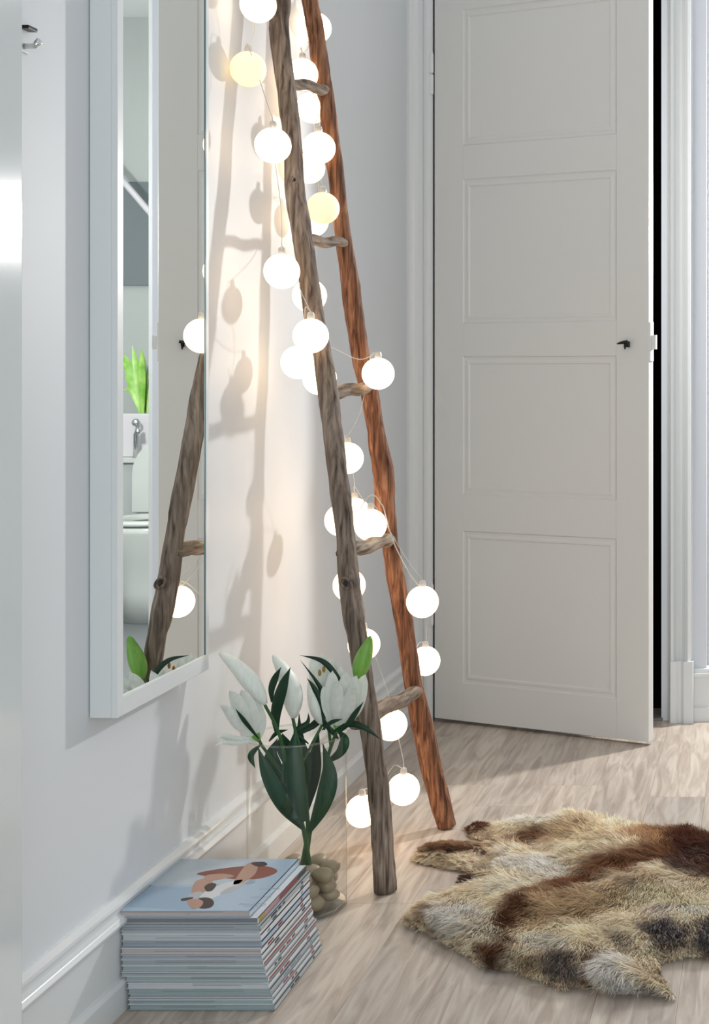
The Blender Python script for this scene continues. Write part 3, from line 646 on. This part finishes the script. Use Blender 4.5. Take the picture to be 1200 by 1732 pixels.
# fur colours (own colour of the coat), blobs given where they lie on the floor
def lin(c): c = np.array(c)/255.; return np.where(c <= .04045, c/12.92, ((c+.055)/1.055)**2.4)
base = lin((232,208,176))
blobs = [ # x,y,rx,ry,angle,color,strength
 (1170,1455,85,42,8,(70,36,22),1.0),(1260,1480,100,50,8,(74,40,24),1.0),(1185,1480,70,26,0,(52,28,18),1.0),(1090,1478,64,18,-8,(112,72,46),.9),(1030,1502,84,19,-12,(112,72,46),.95),(950,1535,75,21,-24,(106,66,42),.95),(885,1580,58,22,-40,(92,58,38),1.0),(850,1620,34,32,-60,(84,54,36),1.0),
 (1100,1440,40,22,0,(168,124,84),.7),(900,1440,48,12,-12,(104,66,42),.95),(960,1436,40,10,-15,(142,98,64),.8),(815,1408,38,11,0,(86,54,38),1.0),(880,1399,60,3.5,0,(120,84,60),.8),
 (760,1447,70,9,3,(122,88,60),.95),(780,1458,52,5,4,(84,58,40),1.0),(790,1495,22,10,20,(78,56,46),1.0),(735,1560,26,10,-25,(132,104,82),.8),(748,1584,18,9,10,(120,92,72),.7),
 (905,1492,70,16,0,(222,214,202),.9),(870,1530,60,16,-10,(222,212,190),.8),(790,1580,52,26,10,(226,218,206),.95),(830,1600,30,16,30,(205,190,165),.7),(1000,1440,60,18,0,(205,182,145),.7),(920,1412,60,9,0,(226,218,204),.9),(860,1470,28,8,-20,(205,190,175),.8),
 (1080,1520,60,14,0,(150,130,104),.6),(1075,1535,26,12,0,(120,104,88),.7),(990,1560,80,20,-8,(178,156,118),.7),(1120,1550,90,18,0,(214,200,166),.8),(1000,1605,80,18,0,(214,198,164),.7),(985,1560,90,26,-12,(168,138,104),.75),(930,1590,40,16,-20,(160,132,96),.7),
 (930,1625,34,12,0,(212,206,190),.8),(952,1652,36,24,10,(84,76,74),.95),(1005,1650,12,26,10,(96,66,42),.95),(1060,1665,50,24,15,(212,208,202),.95),(1090,1690,60,8,5,(206,202,196),.9),(1065,1618,18,10,30,(100,94,94),.6),
 (1130,1602,32,20,0,(70,64,64),1.0),(1125,1574,28,12,0,(200,186,174),.8),(1195,1605,24,20,0,(68,63,64),1.0),(1185,1570,40,12,0,(214,208,192),.8),(1250,1590,50,25,0,(110,104,100),.8),(905,1650,20,12,0,(150,130,100),.7)]
def furcol(X, Y):
    px = VX+X*F/Y; py = VY+F/Y
    def vn(sc, sd):
        g_ = np.random.default_rng(sd).random((200, 200)); u = X*sc+50; v = Y*sc; i = np.floor(u).astype(int)%199; j = np.floor(v).astype(int)%199; fu = u-np.floor(u); fv = v-np.floor(v)
        fu = fu*fu*(3-2*fu); fv = fv*fv*(3-2*fv)
        return (g_[i,j]*(1-fu)+g_[i+1,j]*fu)*(1-fv)+(g_[i,j+1]*(1-fu)+g_[i+1,j+1]*fu)*fv-.5
    wob0 = 60*vn(14, 1)+36*vn(34, 2)+16*vn(80, 3)
    wob = wob0+4*np.sin(px*.09+py*.13)+5*np.sin(px*.21-py*.17)
    col = np.tile(base, (len(X),1))
    for (bx_, by_, rx, ry, an, c, st) in blobs:
        a = math.radians(an); dx = px-bx_; dy = py-by_; u = (dx*math.cos(a)+dy*math.sin(a)+wob*min(.5, rx/90))/rx; v = (-dx*math.sin(a)+dy*math.cos(a)+wob*min(.30, ry/110))/ry
        w_ = st*np.clip(1.35-(u*u+v*v), 0, 1)**.8; col = col*(1-w_[:,None])+lin(c)*w_[:,None]
    col = col*np.clip(1+.55*vn(60, 5)+.35*vn(150, 6), .4, 1.5)[:,None]
    return col
NS = 190000
cand = rng.random((NS*3, 2))*(poly.max(0)-poly.min(0))+poly.min(0); cand = cand[inside(cand, poly)]
cand = cand[(cand[:,0] < .02)][:NS]; n = len(cand)
d_e = edist(cand, poly); X, Y = cand[:,0], cand[:,1]; hz = hide_h(cand)
# lay direction: backwards from the spine towards the rim and towards the legs
cx, cy = .02, F/(1470-VY)
dx = X-cx; dy = Y-cy; ln = np.hypot(dx, dy)+1e-6; dx /= ln; dy /= ln
ang = np.arctan2(dy, dx)+.5*np.sin(X*17+Y*11)+.35*np.sin(Y*29-X*21)+rng.normal(0, .22, n)+.35*np.sin(X*63+Y*41)+.3*np.sin(X*37-Y*83)
grey = furcol(X, Y); lum = grey.mean(1)
Lh = (.026+.016*rng.random(n))*np.clip(.45+d_e/.05, .5, 1.15)
pxx = VX+X*F/Y; pyy = VY+F/Y
long_ = np.exp(-(((pxx-1080)/70)**2+((pyy-1672)/26)**2)); Lh *= 1+1.0*long_
legs = (pxx < 850) & (pyy < 1512); Lh[legs] *= .55
lift = .34+.24*rng.random(n); lift[legs] = .25
segs = 3; verts = np.zeros((n, segs*2+1, 3), np.float32); wdt = rng.uniform(.0004, .00075, n)
ux, uy = np.cos(ang), np.sin(ang); curl = rng.normal(0, .35, n)
sxv, syv = -uy, ux
for k in range(segs+1):
    t = k/segs; a2 = ang+curl*t; hx = X+np.cos(a2)*Lh*t*.85; hy = Y+np.sin(a2)*Lh*t*.85; hzz = hz-.001+Lh*lift*(1-(1-t)**1.8)-Lh*.22*t**3
    hzz = np.maximum(hzz, .0015)
    cl_ = .0095; ci = np.floor(X/cl_); cj = np.floor((Y+.5*cl_*(ci%2))/cl_); hsh = np.sin(ci*12.99+cj*78.23)*43758.5; hsh -= np.floor(hsh); hs2 = np.sin(ci*39.3+cj*11.1)*24634.6; hs2 -= np.floor(hs2)
    ccx = (ci+.2+.6*hsh)*cl_; ccy = (cj+.2+.6*hs2)*cl_-.5*cl_*(ci%2); tt = .75*t**1.3
    hx = hx+(ccx-X)*tt; hy = hy+(ccy-Y)*tt; hzz = hzz+(hsh-.5)*.010*t
    hzz = np.maximum(hzz, .0015)
    if k < segs:
        ww = wdt*(1-.55*t)
        verts[:,2*k] = np.stack([hx-sxv*ww, hy-syv*ww, hzz], 1); verts[:,2*k+1] = np.stack([hx+sxv*ww, hy+syv*ww, hzz], 1)
    else: verts[:,2*k] = np.stack([hx, hy, hzz], 1)
nv = segs*2+1; quads = []
idx = np.arange(n)[:,None]*nv
tris = []
for k in range(segs-1):
    a = 2*k; tris += [[a, a+1, a+3], [a, a+3, a+2]]
a = 2*(segs-1); tris += [[a, a+1, a+2]]
tris = (idx[:,:,None]+np.array(tris)[None]).reshape(-1, 3)
me = bpy.data.meshes.new('fur'); me.vertices.add(n*nv); me.vertices.foreach_set('co', verts.reshape(-1))
nt_ = len(tris); me.loops.add(nt_*3); me.loops.foreach_set('vertex_index', tris.reshape(-1).astype(np.int32))
me.polygons.add(nt_); me.polygons.foreach_set('loop_start', np.arange(0, nt_*3, 3, dtype=np.int32)); me.polygons.foreach_set('loop_total', np.full(nt_, 3, np.int32))
me.update(); me.validate()
ca = me.color_attributes.new('fur_colour', 'FLOAT_COLOR', 'POINT'); colv = np.ones((n, nv, 4), np.float32)
var = rng.normal(1, .24, n)[:,None]; frost = (lin((150,150,150))[0] > grey.max(1)) & (grey.max(1)-grey.min(1) < .03) & (rng.random(n) < .35); grey[frost] = grey[frost]*3.2+.05; tipc = np.where(rng.random(n) < .22, 1.35, 1.0)[:,None]; under = .75  # under: hair roots darkened, shade painted into the coat for depth
for k in range(nv):
    t = min(1, (k//2)/segs if k < nv-1 else 1); colv[:,k,:3] = np.clip(1.28*grey*var*(under+(tipc-under)*t), 0, 1)
ca.data.foreach_set('color', colv.reshape(-1))
fm = bpy.data.materials.new('fur_hair'); fm.use_nodes = True; b = fm.node_tree.nodes['Principled BSDF']; at = fm.node_tree.nodes.new('ShaderNodeAttribute'); at.attribute_name = 'fur_colour'
fm.node_tree.links.new(at.outputs['Color'], b.inputs['Base Color']); b.inputs['Roughness'].default_value = .8; b.inputs['Specular IOR Level'].default_value = .08
me.materials.append(fm); fo = bpy.data.objects.new('fur', me); COL.objects.link(fo); fo.parent = rug; fo.matrix_parent_inverse = parent_world(rug).inverted(); fo['kind'] = 'stuff'

# ------------------------------------------------------------------ bathroom seen in the mirror
bw = M['bath']
tag(MB().box(OX0-.03, 2.4, 6.7, 6.8, 0, CH).build('wall_bathroom', bw), 'pale bathroom wall seen in the mirror strip', 'wall', kind='structure')
tag(MB().box(2.3, 2.4, FY+.12, 6.7, 0, CH).build('wall_bathroom_right', bw), 'right side wall of the bathroom beyond the opening', 'wall', kind='structure')
tag(MB().box(-.215, -.175, FY+.12, 6.7, 0, CH).build('wall_bathroom_left', bw), 'left side wall of the bathroom beyond the opening', 'wall', kind='structure')
tag(MB().box(-.215, 2.4, FY+.12, 6.8, -.05, -.001).build('floor_bathroom', M['tile']), 'dark grey bathroom floor beyond the opening', 'floor', kind='structure')
def Q(x, Y): return -1.957+(VX-x)/F*Y          # x of the thing that the mirror shows at column x
def ZQ(y, Y): return 1-(y-VY)*Y/F
X6 = Q(224, 6.6)
pn = empty('grey_niche', (X6, 6.7, ZQ(480,6.68)), 'grey recessed panel on the bathroom wall, seen in the mirror', 'panel')
MB().box(X6-.35, X6+.35, 6.68, 6.7, ZQ(482,6.68), ZQ(306,6.68)).build('back_panel', M['greywall'], pn, bevel=.003)
X6b = Q(224, 6.2)
v_ = MB(); a_ = Vector((Q(200,6.5), 6.5, ZQ(336,6.5))); b_ = Vector((Q(252,6.5), 6.5, ZQ(396,6.5)))
a2 = a_+(a_-b_)*1.5; b2 = b_+(b_-a_)*.8
rl = empty('sloping_rail', (b2.x, b2.y, b2.z), 'white sloping rail in front of the grey panel, seen in the mirror', 'rail')
v_.tube([a2, b2], .014, 12).build('bar', M['pot'], rl, smooth=True)
for q_ in (a2, b2): MB().tube([q_, Vector((q_.x, 6.68, q_.z))], .010, 10).build('bracket', M['pot'], rl, smooth=True)
lz = ZQ(776, 6.25)
lg = empty('cistern_ledge', (X6b, 6.5, 0), 'boxed-in white ledge along the bathroom wall carrying the potted plant', 'ledge')
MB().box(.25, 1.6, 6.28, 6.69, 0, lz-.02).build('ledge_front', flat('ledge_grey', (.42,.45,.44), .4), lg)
MB().box(.25, 1.6, 6.26, 6.69, lz-.02, lz).build('ledge_top', M['ceramic'], lg, bevel=.003)
px_ = Q(212, 6.45); 
pt = empty('potted_plant', (px_, 6.45, lz), 'bright green leafy plant in a white square pot, seen in the mirror', 'plant')
MB().box(px_-.075, px_+.085, 6.35, 6.55, lz, ZQ(700,6.35)).build('pot', M['pot'], pt, bevel=.006)
r2 = random.Random(11); zp = ZQ(700, 6.3)
for q in range(26):
    a = r2.random()*6.28; rr = r2.uniform(.02,.12); h = r2.uniform(.10,.30); base_ = Vector((px_+.02*math.cos(a), 6.45+.02*math.sin(a), zp-.01)); tip_ = Vector((px_+rr*math.cos(a), 6.48+rr*math.sin(a), zp+h))
    v, f = ribbon([base_, base_.lerp(tip_,.5)+Vector((0,0,.05)), tip_], r2.uniform(.02,.045), n=8, m=2, face=Vector((math.sin(a),-1,.3)).normalized()); link('leaf', v, f, M['plant'], pt, smooth=True)
tx_ = Q(222, 5.95)
to = empty('toilet', (tx_, 6.0, 0), 'white toilet with raised lid under the ledge, seen in the mirror', 'toilet')
MB().lathe([(0,0),(.13,0),(.125,.12),(.15,.25),(.19,.36),(.195,.385),(.15,.39),(.12,.30),(0,.25)], (tx_,5.98,.0), 32).build('bowl', M['ceramic'], to, smooth=True)
MB().lathe([(.13,.392),(.20,.392),(.205,.402),(.195,.412),(.13,.41),(.13,.392)], (tx_,5.98,0), 32).build('seat', M['ceramic'], to, smooth=True)
lid = MB(); pl = [(tx_+.19*math.cos(a), .60+.17*math.sin(a)-.03) for a in np.linspace(0, math.pi, 13)]; pl = [(tx_+.19,.41)]+pl+[(tx_-.19,.41)]
lid.prism(pl, 'y', 6.20, 6.225).build('lid', M['ceramic'], to, bevel=.004)
fx = Q(196, 6.29)
fa = empty('faucet', (fx, 6.29, lz), 'small chrome tap on the bathroom ledge, seen in the mirror', 'tap')
MB().tube([(fx,6.29,lz),(fx,6.29,lz+.10),(fx-.02,6.27,lz+.13),(fx-.03,6.24,lz+.11)], [.012,.011,.010,.009], 10).build('spout', M['chrome'], fa, smooth=True)
MB().sphere((fx,6.29,lz+.15), .018, 12, 8).build('handle', M['chrome'], fa, smooth=True)
